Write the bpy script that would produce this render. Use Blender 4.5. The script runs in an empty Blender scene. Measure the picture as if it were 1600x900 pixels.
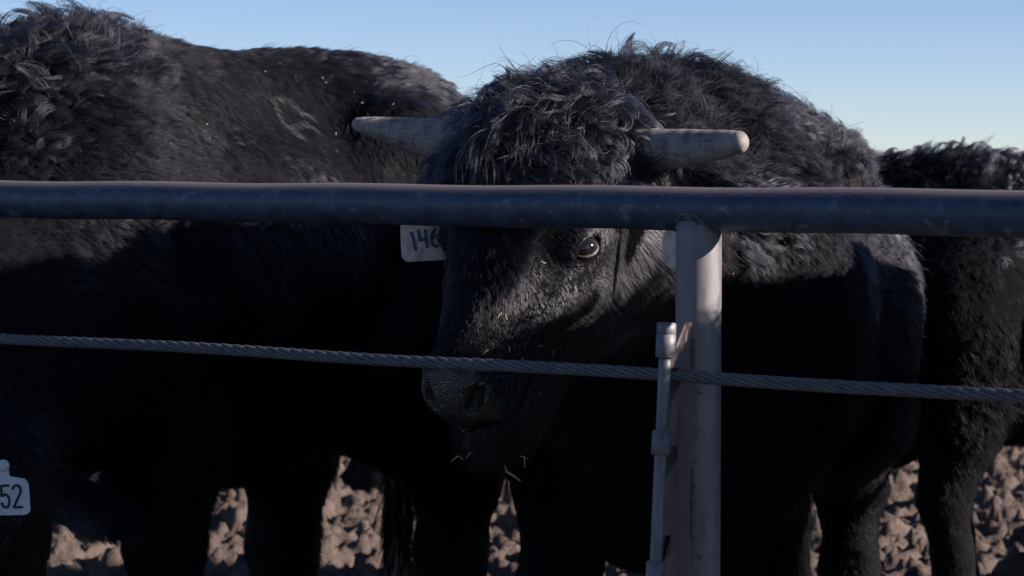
import bpy, bmesh, math, random
import numpy as np
from mathutils import Vector, Matrix
from mathutils.kdtree import KDTree

# ------------------------------------------------------------------ camera, sky, sun, exposure
S = bpy.context.scene
C = S.collection
CAM_Z, FPX, HORIZON = 1.40, 4005.0, 233.0
PITCH = math.atan((450.0 - HORIZON) / FPX)
cam_data = bpy.data.cameras.new("camera")
cam_data.sensor_width = 36.0
cam_data.lens = 36.0 * FPX / 1600.0
cam_data.clip_start, cam_data.clip_end = 0.1, 3000.0
cam_data.dof.use_dof = True
cam_data.dof.focus_distance = 4.80
cam_data.dof.aperture_fstop = 8.0
cam = bpy.data.objects.new("camera", cam_data)
C.objects.link(cam)
cam.location = (0, 0, CAM_Z)
cam.rotation_euler = (math.pi / 2 - PITCH, 0, 0)
S.camera = cam

SUN_AZ, SUN_EL = math.radians(-11.0), math.radians(19.5)      # azimuth counted from +X towards +Y
world = bpy.data.worlds.new("World")
S.world = world
world.use_nodes = True
wn, wl = world.node_tree.nodes, world.node_tree.links
wn.clear()
sky = wn.new("ShaderNodeTexSky")
sky.sky_type = 'NISHITA'
sky.sun_disc = False
sky.sun_elevation = SUN_EL
sky.sun_rotation = math.pi / 2 - SUN_AZ
sky.altitude = 1600
sky.air_density = 0.67
sky.dust_density = 0.0
sky.ozone_density = 1.6
tintn = wn.new("ShaderNodeMix")
tintn.data_type = 'RGBA'
tintn.blend_type = 'MULTIPLY'
tintn.inputs[0].default_value = 1.0
tintn.inputs[7].default_value = (0.90, 0.90, 1.04, 1)
bg = wn.new("ShaderNodeBackground")
bg.inputs[1].default_value = 0.056
wo = wn.new("ShaderNodeOutputWorld")
wl.new(sky.outputs[0], tintn.inputs[6])
wl.new(tintn.outputs[2], bg.inputs[0])
wl.new(bg.outputs[0], wo.inputs[0])

sun_data = bpy.data.lights.new("sun", 'SUN')
sun_data.energy = 5.0
sun_data.angle = math.radians(0.5)
sun_data.color = (1.0, 0.875, 0.82)
sun = bpy.data.objects.new("sun", sun_data)
C.objects.link(sun)
sdir = Vector((math.cos(SUN_EL) * math.cos(SUN_AZ), math.cos(SUN_EL) * math.sin(SUN_AZ), math.sin(SUN_EL)))
sun.rotation_euler = sdir.to_track_quat('Z', 'Y').to_euler()
sun.location = sdir * 30

S.view_settings.view_transform = 'Standard'
S.view_settings.look = 'None'
S.view_settings.gamma = 1.0
S.view_settings.exposure = 1.15
S.view_settings.use_curve_mapping = False
S.render.engine = 'CYCLES'
S.cycles.use_denoising = True
S.cycles.max_bounces = 6
S.cycles.use_adaptive_sampling = True
S.cycles.adaptive_threshold = 0.01
S.cycles_curves.shape = 'RIBBONS'
S.cycles_curves.subdivisions = 2

rng = np.random.default_rng(7)


# ------------------------------------------------------------------ helpers
def P(px, py, y):
    """point of the photograph's pixel (1600x900) at the distance y"""
    u, v = px - 800.0, 450.0 - py
    d = Vector((u, FPX * math.cos(PITCH) + v * math.sin(PITCH), -FPX * math.sin(PITCH) + v * math.cos(PITCH)))
    return Vector((0, 0, CAM_Z)) + d * (y / d.y)


def project(W):
    """world points (n,3) -> pixels (n,2)"""
    q = W - np.array([0, 0, CAM_Z])
    cy, sy = math.cos(PITCH), math.sin(PITCH)
    depth = q[:, 1] * cy - q[:, 2] * sy
    up = q[:, 1] * sy + q[:, 2] * cy
    return np.stack([800 + FPX * q[:, 0] / depth, 450 - FPX * up / depth], 1)


def props(o, label=None, cat=None, group=None, kind=None):
    if label: o["label"] = label
    if cat: o["category"] = cat
    if group: o["group"] = group
    if kind: o["kind"] = kind
    return o


def link(name, data, parent=None):
    o = bpy.data.objects.new(name, data)
    C.objects.link(o)
    if parent is not None: o.parent = parent
    return o


def mesh_from(name, verts, faces, mat=None, parent=None, smooth=True):
    me = bpy.data.meshes.new(name)
    me.from_pydata([tuple(v) for v in verts], [], [tuple(f) for f in faces])
    if smooth: me.polygons.foreach_set("use_smooth", [True] * len(me.polygons))
    if mat: me.materials.append(mat)
    me.update()
    return link(name, me, parent)


def big_mesh(name, V, Q):
    """quick mesh from numpy quads"""
    me = bpy.data.meshes.new(name)
    me.vertices.add(len(V)); me.vertices.foreach_set("co", V.astype(np.float32).ravel())
    me.loops.add(Q.size); me.loops.foreach_set("vertex_index", Q.astype(np.int32).ravel())
    me.polygons.add(len(Q))
    me.polygons.foreach_set("loop_start", np.arange(0, Q.size, 4, dtype=np.int32))
    me.update(calc_edges=True)
    me.polygons.foreach_set("use_smooth", np.ones(len(Q), bool))
    me.validate()
    return me


def bm_obj(name, bm, mat, parent=None, smooth=True):
    me = bpy.data.meshes.new(name)
    bmesh.ops.recalc_face_normals(bm, faces=bm.faces)
    bm.to_mesh(me); bm.free()
    if smooth:
        me.polygons.foreach_set("use_smooth", [True] * len(me.polygons))
    me.materials.append(mat)
    return link(name, me, parent)


def tube(bm, pts, radii, seg=16, caps=True, squash=None, jitter=0.0):
    pts = [Vector(p) for p in pts]
    if not hasattr(radii, '__len__'): radii = [radii] * len(pts)
    rings, ref = [], None
    for i, p in enumerate(pts):
        t = (pts[min(i + 1, len(pts) - 1)] - pts[max(i - 1, 0)]).normalized()
        if ref is None:
            ref = Vector((0, 0, 1)) if abs(t.z) < .9 else Vector((1, 0, 0))
        a = (ref - t * ref.dot(t)).normalized(); ref = a
        b = t.cross(a)
        ring = []
        for k in range(seg):
            an = 2 * math.pi * k / seg
            r = radii[i] * (1 + jitter * random.uniform(-1, 1))
            ring.append(bm.verts.new(p + (a * math.cos(an) + b * math.sin(an) * (squash or 1)) * r))
        rings.append(ring)
    for i in range(len(rings) - 1):
        for k in range(seg):
            bm.faces.new((rings[i][k], rings[i][(k + 1) % seg], rings[i + 1][(k + 1) % seg], rings[i + 1][k]))
    if caps:
        bm.faces.new(rings[0][::-1]); bm.faces.new(rings[-1])
    return rings


def lerp_path(ctrl, rad, n):
    """Catmull-Rom through control points"""
    ctrl = [Vector(c) for c in ctrl]
    out, ro = [], []
    m = len(ctrl) - 1
    for i in range(n + 1):
        s = i / n * m; k = min(int(s), m - 1); t = s - k
        p0, p1, p2, p3 = ctrl[max(k - 1, 0)], ctrl[k], ctrl[k + 1], ctrl[min(k + 2, m)]
        out.append(0.5 * ((2 * p1) + (p2 - p0) * t + (2 * p0 - 5 * p1 + 4 * p2 - p3) * t * t + (3 * p1 - p0 - 3 * p2 + p3) * t ** 3))
        ro.append(rad[k] * (1 - t) + rad[k + 1] * t)
    return out, ro


# ---- numpy noise
def _hash(ix, iy, iz, seed):
    h = (ix.astype(np.int64) * 374761393 + iy.astype(np.int64) * 668265263 + iz.astype(np.int64) * 2147483647 + seed * 974634721) & 0xFFFFFFFF
    h = ((h ^ (h >> 13)) * 1274126177) & 0xFFFFFFFF
    h = ((h ^ (h >> 16)) * 2246822519) & 0xFFFFFFFF
    return ((h ^ (h >> 15)) & 0xFFFFFF) / float(0xFFFFFF)


def vnoise(p, seed=0):
    """value noise in -1..1 for points (n,3)"""
    i = np.floor(p).astype(np.int64); f = p - i
    f = f * f * f * (f * (f * 6 - 15) + 10)
    r = 0
    for dx in (0, 1):
        for dy in (0, 1):
            for dz in (0, 1):
                w = (f[:, 0] if dx else 1 - f[:, 0]) * (f[:, 1] if dy else 1 - f[:, 1]) * (f[:, 2] if dz else 1 - f[:, 2])
                r = r + w * _hash(i[:, 0] + dx, i[:, 1] + dy, i[:, 2] + dz, seed)
    return r * 2 - 1


def fbm(p, octaves=4, seed=0):
    a, r = 1.0, 0
    for o in range(octaves):
        r = r + a * vnoise(p * 2 ** o + 17.3 * o, seed + o); a *= .5
    return r


def vec_noise(p, seed):
    return np.stack([vnoise(p, seed), vnoise(p + 31.7, seed + 11), vnoise(p + 77.1, seed + 23)], 1)


def nrm(a):
    return a / np.maximum(np.linalg.norm(a, axis=-1, keepdims=True), 1e-9)


def sstep(a, b, x):
    t = np.clip((x - a) / (b - a), 0, 1)
    return t * t * (3 - 2 * t)


# ------------------------------------------------------------------ materials
def mat_new(name):
    m = bpy.data.materials.new(name); m.use_nodes = True
    n, l = m.node_tree.nodes, m.node_tree.links
    n.clear()
    out = n.new("ShaderNodeOutputMaterial")
    return m, n, l, out


def noise_node(n, l, scale, detail=6, rough=.6, vec=None, dist=0):
    t = n.new("ShaderNodeTexNoise")
    t.inputs["Scale"].default_value = scale; t.inputs["Detail"].default_value = detail
    t.inputs["Roughness"].default_value = rough; t.inputs["Distortion"].default_value = dist
    if vec is not None: l.new(vec, t.inputs["Vector"])
    return t


def ramp(n, l, src, stops):
    r = n.new("ShaderNodeValToRGB")
    e = r.color_ramp.elements
    while len(e) < len(stops): e.new(.5)
    for k, (p, c) in enumerate(stops):
        e[k].position = p; e[k].color = (*c, 1) if len(c) == 3 else c
    l.new(src, r.inputs[0])
    return r


def surf(name, stops, scale=20, rough=(.4, .7), metallic=0.0, bump=.0, bump_scale=200, bump_dist=.002, spots=None, stretch=None, spec=.5):
    """noise-coloured principled surface, with optional sparse spots and bump"""
    m, n, l, out = mat_new(name)
    b = n.new("ShaderNodeBsdfPrincipled"); l.new(b.outputs[0], out.inputs[0])
    tc = n.new("ShaderNodeTexCoord"); vec = tc.outputs["Object"]
    if stretch:
        mp = n.new("ShaderNodeMapping"); mp.inputs["Scale"].default_value = stretch
        l.new(vec, mp.inputs["Vector"]); vec = mp.outputs[0]
    t = noise_node(n, l, scale, 8, .65, vec)
    col = ramp(n, l, t.outputs[0], stops).outputs[0]
    if spots:
        sc, lo, hi, c = spots
        t2 = noise_node(n, l, sc, 4, .7, tc.outputs["Object"], .4)
        mk = ramp(n, l, t2.outputs[0], [(lo, (0, 0, 0)), (hi, (1, 1, 1))])
        mx = n.new("ShaderNodeMix"); mx.data_type = 'RGBA'
        l.new(mk.outputs[0], mx.inputs[0]); l.new(col, mx.inputs[6]); mx.inputs[7].default_value = (*c, 1)
        col = mx.outputs[2]
    l.new(col, b.inputs["Base Color"])
    mr = n.new("ShaderNodeMapRange"); mr.inputs[3].default_value, mr.inputs[4].default_value = rough
    l.new(t.outputs[0], mr.inputs[0]); l.new(mr.outputs[0], b.inputs["Roughness"])
    b.inputs["Metallic"].default_value = metallic
    b.inputs["Specular IOR Level"].default_value = spec
    if bump:
        t3 = noise_node(n, l, bump_scale, 5, .7, tc.outputs["Object"])
        bp = n.new("ShaderNodeBump"); bp.inputs["Strength"].default_value = bump; bp.inputs["Distance"].default_value = bump_dist
        l.new(t3.outputs[0], bp.inputs["Height"]); l.new(bp.outputs[0], b.inputs["Normal"])
    return m


def hair_mat(name, dark=(.0100, .0106, .0150), pale=(.36, .35, .36), rough=.30, dust=(.031, .031, .036)):
    m, n, l, out = mat_new(name)
    h = n.new("ShaderNodeBsdfHairPrincipled")
    h.model = 'CHIANG'; h.parametrization = 'COLOR'
    at = n.new("ShaderNodeAttribute"); at.attribute_name = "tint"
    r = ramp(n, l, at.outputs["Fac"], [(0, dark), (.35, dust), (1, pale)])
    l.new(r.outputs[0], h.inputs["Color"])
    h.inputs["Roughness"].default_value = rough
    h.inputs["Radial Roughness"].default_value = .45
    h.inputs["Random Roughness"].default_value = .25
    h.inputs["IOR"].default_value = 1.45
    df = n.new("ShaderNodeBsdfDiffuse"); l.new(r.outputs[0], df.inputs["Color"])
    ag = n.new("ShaderNodeAttribute"); ag.attribute_name = "gloss"
    mx = n.new("ShaderNodeMixShader")
    l.new(ag.outputs["Fac"], mx.inputs[0]); l.new(df.outputs[0], mx.inputs[1]); l.new(h.outputs[0], mx.inputs[2])
    l.new(mx.outputs[0], out.inputs[0])
    return m


MAT_HAIR = hair_mat("black_hair")
def hide_mat():
    """black hide that turns into wet pebbled nose leather with feed dust where the attribute 'pad' says so"""
    m, n, l, out = mat_new("black_hide")
    b = n.new("ShaderNodeBsdfPrincipled"); l.new(b.outputs[0], out.inputs[0])
    tc = n.new("ShaderNodeTexCoord"); v = tc.outputs["Object"]
    at = n.new("ShaderNodeAttribute"); at.attribute_name = "pad"
    t = noise_node(n, l, 45, 8, .65, v)
    hide = ramp(n, l, t.outputs[0], [(.3, (.005, .005, .0065)), (.7, (.009, .009, .011))])
    pad = ramp(n, l, t.outputs[0], [(.35, (.008, .010, .013)), (.62, (.022, .026, .030))])
    t2 = noise_node(n, l, 420, 4, .7, v, .4); t3 = noise_node(n, l, 24, 4, .6, v)
    ml = n.new("ShaderNodeMath"); ml.operation = 'MULTIPLY_ADD'; ml.inputs[1].default_value = .55; l.new(t3.outputs[0], ml.inputs[0]); l.new(t2.outputs[0], ml.inputs[2])
    fk = ramp(n, l, ml.outputs[0], [(.80, (0, 0, 0)), (.93, (.9, .9, .9))])
    m1 = n.new("ShaderNodeMix"); m1.data_type = 'RGBA'; l.new(fk.outputs[0], m1.inputs[0]); l.new(pad.outputs[0], m1.inputs[6]); m1.inputs[7].default_value = (.115, .12, .045, 1)
    m2 = n.new("ShaderNodeMix"); m2.data_type = 'RGBA'; l.new(at.outputs["Fac"], m2.inputs[0]); l.new(hide.outputs[0], m2.inputs[6]); l.new(m1.outputs[2], m2.inputs[7])
    l.new(m2.outputs[2], b.inputs["Base Color"])
    for nm, lo, hi in (("Roughness", .9, .36), ("Specular IOR Level", .05, .5)):
        mr = n.new("ShaderNodeMapRange"); mr.inputs[3].default_value, mr.inputs[4].default_value = lo, hi
        l.new(at.outputs["Fac"], mr.inputs[0]); l.new(mr.outputs[0], b.inputs[nm])
    vo = n.new("ShaderNodeTexVoronoi"); vo.inputs["Scale"].default_value = 210; l.new(v, vo.inputs["Vector"])
    bp = n.new("ShaderNodeBump"); bp.inputs["Strength"].default_value = .8; bp.inputs["Distance"].default_value = .0022; bp.invert = True
    l.new(vo.outputs["Distance"], bp.inputs["Height"]); l.new(bp.outputs[0], b.inputs["Normal"])
    return m


MAT_SKIN = hide_mat()


def horn_mat():
    """grey weathered horn: streaks along it, growth rings, dirt and cracks"""
    m, n, l, out = mat_new("horn")
    b = n.new("ShaderNodeBsdfPrincipled"); l.new(b.outputs[0], out.inputs[0])
    tc = n.new("ShaderNodeTexCoord"); v = tc.outputs["Object"]
    def mapped(sc):
        mp = n.new("ShaderNodeMapping"); mp.inputs["Scale"].default_value = sc; l.new(v, mp.inputs["Vector"]); return mp.outputs[0]
    t = noise_node(n, l, 22, 8, .7, v, .6)
    ring = noise_node(n, l, 60, 5, .7, mapped((.25, 1, .25)))
    streak = noise_node(n, l, 210, 4, .7, mapped((1, .12, 1)))
    m1 = n.new("ShaderNodeMix"); m1.data_type = 'FLOAT'; m1.inputs[0].default_value = .45; l.new(t.outputs[0], m1.inputs[2]); l.new(ring.outputs[0], m1.inputs[3])
    m2 = n.new("ShaderNodeMix"); m2.data_type = 'FLOAT'; m2.inputs[0].default_value = .35; l.new(m1.outputs[0], m2.inputs[2]); l.new(streak.outputs[0], m2.inputs[3])
    r = ramp(n, l, m2.outputs[0], [(.36, (.04, .037, .034)), (.44, (.15, .138, .125)), (.53, (.27, .25, .23)), (.66, (.37, .345, .315))])
    l.new(r.outputs[0], b.inputs["Base Color"])
    b.inputs["Roughness"].default_value = .62; b.inputs["Specular IOR Level"].default_value = .3
    bp = n.new("ShaderNodeBump"); bp.inputs["Strength"].default_value = .6; bp.inputs["Distance"].default_value = .003
    l.new(m2.outputs[0], bp.inputs["Height"]); l.new(bp.outputs[0], b.inputs["Normal"])
    return m


MAT_HORN = horn_mat()
MAT_EYE = surf("eyeball", [(.4, (.006, .005, .006)), (.7, (.016, .010, .008))], 12, (.02, .05), spec=.8)
MAT_LID = surf("eyelid_skin", [(.35, (.05, .042, .043)), (.7, (.15, .125, .125))], 80, (.35, .55), bump=.3, bump_scale=300)
MAT_LASH = surf("eyelash", [(.4, (.01, .01, .012)), (.7, (.02, .02, .02))], 20)
def rail_mat():
    """slate blue weathered pipe with scuffs, dust on its top coloured to carry the sunlit strip"""
    m = surf("weathered_pipe", [(.32, (.020, .036, .062)), (.50, (.034, .056, .092)), (.70, (.060, .088, .130))], 30, (.34, .55), metallic=.0, bump=.35, bump_scale=420,
             bump_dist=.0012, spots=(28, .57, .68, (.13, .15, .185)))
    n, l = m.node_tree.nodes, m.node_tree.links
    b = [x for x in n if x.type == 'BSDF_PRINCIPLED'][0]
    src = b.inputs["Base Color"].links[0].from_socket
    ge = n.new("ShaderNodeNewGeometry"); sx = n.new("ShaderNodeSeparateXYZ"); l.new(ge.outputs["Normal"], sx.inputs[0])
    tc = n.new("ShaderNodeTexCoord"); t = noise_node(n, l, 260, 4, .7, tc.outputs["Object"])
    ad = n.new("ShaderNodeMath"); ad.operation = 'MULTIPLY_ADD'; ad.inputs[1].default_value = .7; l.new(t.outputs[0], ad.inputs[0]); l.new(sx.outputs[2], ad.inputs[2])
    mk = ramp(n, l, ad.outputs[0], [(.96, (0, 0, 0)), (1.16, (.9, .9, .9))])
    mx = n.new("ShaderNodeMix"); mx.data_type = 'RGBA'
    l.new(mk.outputs[0], mx.inputs[0]); l.new(src, mx.inputs[6]); mx.inputs[7].default_value = (.19, .155, .145, 1)  # dusty tone that also paints in the rail's sunlit top
    l.new(mx.outputs[2], b.inputs["Base Color"])
    return m


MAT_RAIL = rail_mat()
MAT_POST = surf("grey_painted_post", [(.28, (.085, .078, .078)), (.45, (.165, .160, .166)), (.60, (.215, .208, .212)), (.76, (.28, .265, .26))], 22, (.42, .65), metallic=.1, bump=.25, bump_scale=320,
                bump_dist=.001, spots=(38, .60, .70, (.085, .065, .058)), stretch=(1, 1, .16))
MAT_PLATE = surf("plate_steel", [(.3, (.11, .09, .085)), (.5, (.165, .135, .128)), (.72, (.22, .185, .175))], 18, (.45, .7), metallic=.1, bump=.25, bump_scale=260,
                 bump_dist=.001, spots=(55, .68, .75, (.07, .05, .045)), stretch=(1, 1, .3))
MAT_PIN = surf("pin_steel", [(.3, (.09, .09, .10)), (.5, (.145, .147, .158)), (.72, (.21, .208, .215))], 30, (.4, .6), metallic=.15, bump=.3, bump_scale=300, bump_dist=.001,
               spots=(160, .68, .74, (.06, .045, .04)), stretch=(1, 1, .4))
MAT_WELD = surf("weld", [(.3, (.06, .058, .06)), (.7, (.19, .18, .18))], 120, (.35, .6), metallic=.3, bump=.8, bump_scale=500, bump_dist=.001)
MAT_CABLE = surf("galvanised_wire", [(.3, (.05, .052, .058)), (.5, (.105, .106, .112)), (.72, (.17, .165, .16))], 90, (.45, .7), metallic=.15, bump=.5, bump_scale=900, bump_dist=.0006,
                 spots=(40, .66, .74, (.12, .085, .065)))
MAT_TAG = surf("tag_plastic", [(.36, (.44, .41, .37)), (.5, (.66, .64, .60)), (.7, (.74, .73, .69))], 46, (.4, .6), spots=(58, .62, .70, (.24, .19, .14)))
MAT_TAG_CLEAN = surf("clean_tag_plastic", [(.36, (.56, .62, .62)), (.5, (.66, .72, .72)), (.7, (.70, .76, .76))], 30, (.35, .5))
MAT_INK_BLUE = surf("blue_marker", [(.35, (.03, .06, .16)), (.7, (.09, .14, .27))], 140, (.5, .7))
MAT_INK_DARK = surf("dark_print", [(.3, (.012, .02, .045)), (.7, (.02, .03, .06))], 60, (.5, .7))
MAT_STRAW = surf("straw", [(.3, (.30, .25, .13)), (.6, (.48, .42, .26)), (.75, (.56, .52, .36))], 60, (.5, .7))


def ground_mat():
    m, n, l, out = mat_new("dry_trampled_dirt")
    b = n.new("ShaderNodeBsdfPrincipled"); l.new(b.outputs[0], out.inputs[0])
    tc = n.new("ShaderNodeTexCoord"); vec = tc.outputs["Object"]
    t = noise_node(n, l, 2.3, 10, .7, vec)
    t2 = noise_node(n, l, 28, 8, .7, vec)
    mx = n.new("ShaderNodeMix"); mx.data_type = 'FLOAT'; mx.inputs[0].default_value = .45
    l.new(t.outputs[0], mx.inputs[2]); l.new(t2.outputs[0], mx.inputs[3])
    r = ramp(n, l, mx.outputs[0], [(.32, (.042, .031, .025)), (.46, (.118, .090, .075)), (.56, (.165, .130, .110)), (.70, (.235, .19, .163))])
    # the unseen feed lane in front of the fence, darkened to weaken bounce light
    dp = n.new("ShaderNodeVectorMath"); dp.operation = 'DOT_PRODUCT'; dp.inputs[1].default_value = (.65, 1, 0); l.new(vec, dp.inputs[0])
    wb = n.new("ShaderNodeMath"); wb.operation = 'MULTIPLY_ADD'; wb.inputs[1].default_value = .5; l.new(t.outputs[0], wb.inputs[0]); l.new(dp.outputs["Value"], wb.inputs[2])
    mk = n.new("ShaderNodeMapRange"); mk.inputs[1].default_value = 4.75; mk.inputs[2].default_value = 5.15; l.new(wb.outputs[0], mk.inputs[0])
    dk = ramp(n, l, mx.outputs[0], [(.35, (.035, .031, .024)), (.65, (.095, .082, .062))])
    mc = n.new("ShaderNodeMix"); mc.data_type = 'RGBA'; l.new(mk.outputs[0], mc.inputs[0]); l.new(dk.outputs[0], mc.inputs[6]); l.new(r.outputs[0], mc.inputs[7])
    l.new(mc.outputs[2], b.inputs["Base Color"])
    b.inputs["Roughness"].default_value = .95
    b.inputs["Specular IOR Level"].default_value = .15
    bp = n.new("ShaderNodeBump"); bp.inputs["Strength"].default_value = 1.0; bp.inputs["Distance"].default_value = .03
    l.new(t2.outputs[0], bp.inputs["Height"]); l.new(bp.outputs[0], b.inputs["Normal"])
    return m


# ------------------------------------------------------------------ ground: one sheet to the horizon, trampled near the pen
def worley(p, seed):
    """2-D distance to the nearest and the second jittered cell point, and a random value per cell"""
    i = np.floor(p).astype(np.int64)
    d1 = np.full(len(p), 9.0); d2 = np.full(len(p), 9.0); val = np.zeros(len(p))
    z = np.zeros(len(p), np.int64)
    for dx in (-1, 0, 1):
        for dy in (-1, 0, 1):
            cx, cy = i[:, 0] + dx, i[:, 1] + dy
            qx = cx + _hash(cx, cy, z, seed); qy = cy + _hash(cx, cy, z, seed + 5)
            d = np.hypot(p[:, 0] - qx, p[:, 1] - qy)
            near = d < d1
            d2 = np.where(near, d1, np.minimum(d2, d))
            val = np.where(near, _hash(cx, cy, z, seed + 9), val)
            d1 = np.where(near, d, d1)
    return d1, d2, val


def axis_coords(lo, hi, step, far, growth=1.22):
    a = list(np.arange(lo, hi, step)); s = step
    x = a[-1]
    while x < far: s *= growth; x += s; a.append(x)
    s, x, pre = step, lo, []
    while x > -far: s *= growth; x -= s; pre.append(x)
    return np.array(pre[::-1] + a)


def clod_height(xy):
    wob = np.stack([fbm(np.c_[xy * 3, np.zeros(len(xy))], 3, 3), fbm(np.c_[xy * 3 + 9, np.zeros(len(xy))], 3, 8)], 1) * .10
    q = xy + wob
    h = .05 * fbm(np.c_[xy * 1.1, np.zeros(len(xy))], 3, 1)
    for sc, amp, sd in ((3.4, .030, 21), (8.0, .042, 33), (14, .046, 47), (25, .034, 71)):
        d1, d2, v = worley(q * sc, sd)
        h = h + amp * (.55 * np.clip((d2 - d1) * 2.6, 0, 1) ** .55 + .55 * np.clip(1 - (d1 / .7) ** 2, 0, 1) ** .5) * np.where(v > .30, v, .12)
    h = h + .030 * fbm(np.c_[xy * 22, np.zeros(len(xy))], 4, 61)
    return h


gx = axis_coords(-2.6, 3.4, .018, 1500); gy = axis_coords(7.6, 14.5, .022, 1500)
gy = np.concatenate([gy[gy < 1.0], np.arange(1.0, 7.6, .045), gy[gy >= 7.6]])
GX, GY = np.meshgrid(gx, gy, indexing='ij')
XY = np.stack([GX.ravel(), GY.ravel()], 1)
amp = sstep(60, 25, np.abs(XY).max(1))
near_pen = sstep(4.6, 6.5, XY[:, 1] + .65 * XY[:, 0])
HZ = (clod_height(XY) - .06) * amp * (.25 + .75 * near_pen)
nx, ny = len(gx), len(gy)
idx = np.arange(nx * ny).reshape(nx, ny)
Q = np.stack([idx[:-1, :-1], idx[1:, :-1], idx[1:, 1:], idx[:-1, 1:]], -1).reshape(-1, 4)
gm = big_mesh("ground", np.c_[XY, HZ], Q)
gm.materials.append(ground_mat())
props(link("ground", gm), "dry trampled pinkish brown dirt of the cattle pen", "ground", kind="structure")


# ------------------------------------------------------------------ pipe and cable fence
SL = .65                                              # the fence comes nearer towards the right
RD = Vector((1, -SL, 0)).normalized()                 # along the rail
ND = Vector((-SL, -1, 0)).normalized()                # from the pen towards the camera
RAIL_Z, RAIL_R = 1.300, .0372
rail0 = Vector((0, 4.5, RAIL_Z))
post_x = .0729 * 4.5 / (1 + SL * .0729)
POST = Vector((post_x, 4.5 - SL * post_x, 0)); POST_R = .0385
fence = bpy.data.objects.new("pipe_fence", None); C.objects.link(fence)
fence.location = POST
props(fence, "dark steel pipe and cable fence standing in front of the bulls", "fence")


def L(v): return Vector(v) - POST


bm = bmesh.new()
n = 160
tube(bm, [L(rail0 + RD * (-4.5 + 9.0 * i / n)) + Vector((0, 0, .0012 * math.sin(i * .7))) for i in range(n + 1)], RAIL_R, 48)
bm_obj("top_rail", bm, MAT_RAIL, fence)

bm = bmesh.new()
m_ = 60
rings = tube(bm, [Vector((0, 0, RAIL_Z - .02 - i / m_ * (RAIL_Z + .25))) for i in range(m_ + 1)], POST_R, 48)
post = bm_obj("post", bm, MAT_POST, fence)

# weld where the post meets the rail: a saddle shaped bead
bm = bmesh.new()
pts = []
random.seed(3)
for k in range(65):
    a = 2 * math.pi * k / 64
    p = (RD * math.cos(a) + ND * math.sin(a)) * (POST_R + .001)
    off = (POST_R + .001) * math.sin(a)
    z = RAIL_Z - math.sqrt(max((RAIL_R + .001) ** 2 - min(abs(off), RAIL_R) ** 2, 1e-7))
    pts.append(Vector((p.x, p.y, z)))
tube(bm, pts, [.0022 + random.uniform(-.0007, .0009) for _ in pts], 8, caps=False)
bm_obj("weld_bead", bm, MAT_WELD, post)

# notched plate welded to the post, standing out towards the feed side
PD = Vector((-.45, -.893, 0)).normalized()
PT = Vector((-PD.y, PD.x, 0))


def rz(r, z, t=0.0): return PD * (POST_R + r) + PT * t + Vector((0, 0, z))


def pin_r(z): return .098 + (1.10 - z) * .105          # the pin leans: farther from the post lower down


def edge_r(z): return pin_r(z) - .017


def zz(py): return CAM_Z - (py - HORIZON) / 955.0


outline = [(-.006, zz(507)), (.030, zz(509)), (.052, zz(528)), (edge_r(zz(560)), zz(560))]
for (a, b, c) in ((598, 575, 640), (716, 697, 745), (853, 836, 880)):
    za, zb, zc = zz(b), zz(a), zz(c)
    e = edge_r(za)
    outline += [(e, za), (e - .030, za - .001), (e - .041, za - .008), (e - .043, zb + .002), (e - .037, zb - .006), (edge_r(zc), zc)]
outline += [(edge_r(.30), .30), (-.006, .30)]
bm = bmesh.new()
A = [bm.verts.new(rz(r, z, -.0045)) for r, z in outline]
B = [bm.verts.new(rz(r, z, .0045)) for r, z in outline]
fa = bm.faces.new(A); fb = bm.faces.new(B[::-1])
for i in range(len(A)):
    j = (i + 1) % len(A)
    bm.faces.new((A[j], A[i], B[i], B[j]))
bmesh.ops.triangulate(bm, faces=[fa, fb])
bmesh.ops.recalc_face_normals(bm, faces=bm.faces)
plate = bm_obj("notched_plate", bm, MAT_PLATE, fence, smooth=False)
bv = plate.modifiers.new("bevel", 'BEVEL'); bv.width = .0012; bv.segments = 2; bv.limit_method = 'ANGLE'

# weld beads between plate and post
for (p0, p1) in ((535, 598), (742, 855)):
    bm = bmesh.new()
    pts, rr = [], []
    k = 46
    for i in range(k + 1):
        z = zz(p0) + (zz(p1) - zz(p0)) * i / k
        pts.append(rz(.0005, z, .0065 + .0016 * math.sin(i * 1.3)))
        rr.append(.0034 + .0017 * math.sin(i * .9 + 1) * math.sin(i * .37) + random.uniform(-.0006, .0012))
    rr[0] = rr[-1] = .0015
    tube(bm, pts, rr, 10)
    bm_obj("weld_bead", bm, MAT_WELD, plate)

# retaining pin with its collars
bm = bmesh.new()
zs = [zz(548) - (zz(548) - .2) * i / 30 for i in range(31)]
tube(bm, [rz(pin_r(z), z) for z in zs], .0103, 24)
pin = bm_obj("retaining_pin", bm, MAT_PIN, fence)
for (p0, p1, seam) in ((503, 558, 522), (670, 708, None), (872, 925, None)):
    bm = bmesh.new()
    prof = [(p0, .0135), (p0 + 1.5, .0158)]
    if seam: prof += [(seam - .8, .0162), (seam, .0150), (seam + .8, .0162)]
    prof += [(p1 - 1.5, .0162), (p1, .0148)]
    tube(bm, [rz(pin_r(zz(q)), zz(q)) for q, _ in prof], [r for _, r in prof], 32)
    bm_obj("collar", bm, MAT_PIN, pin)

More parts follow.
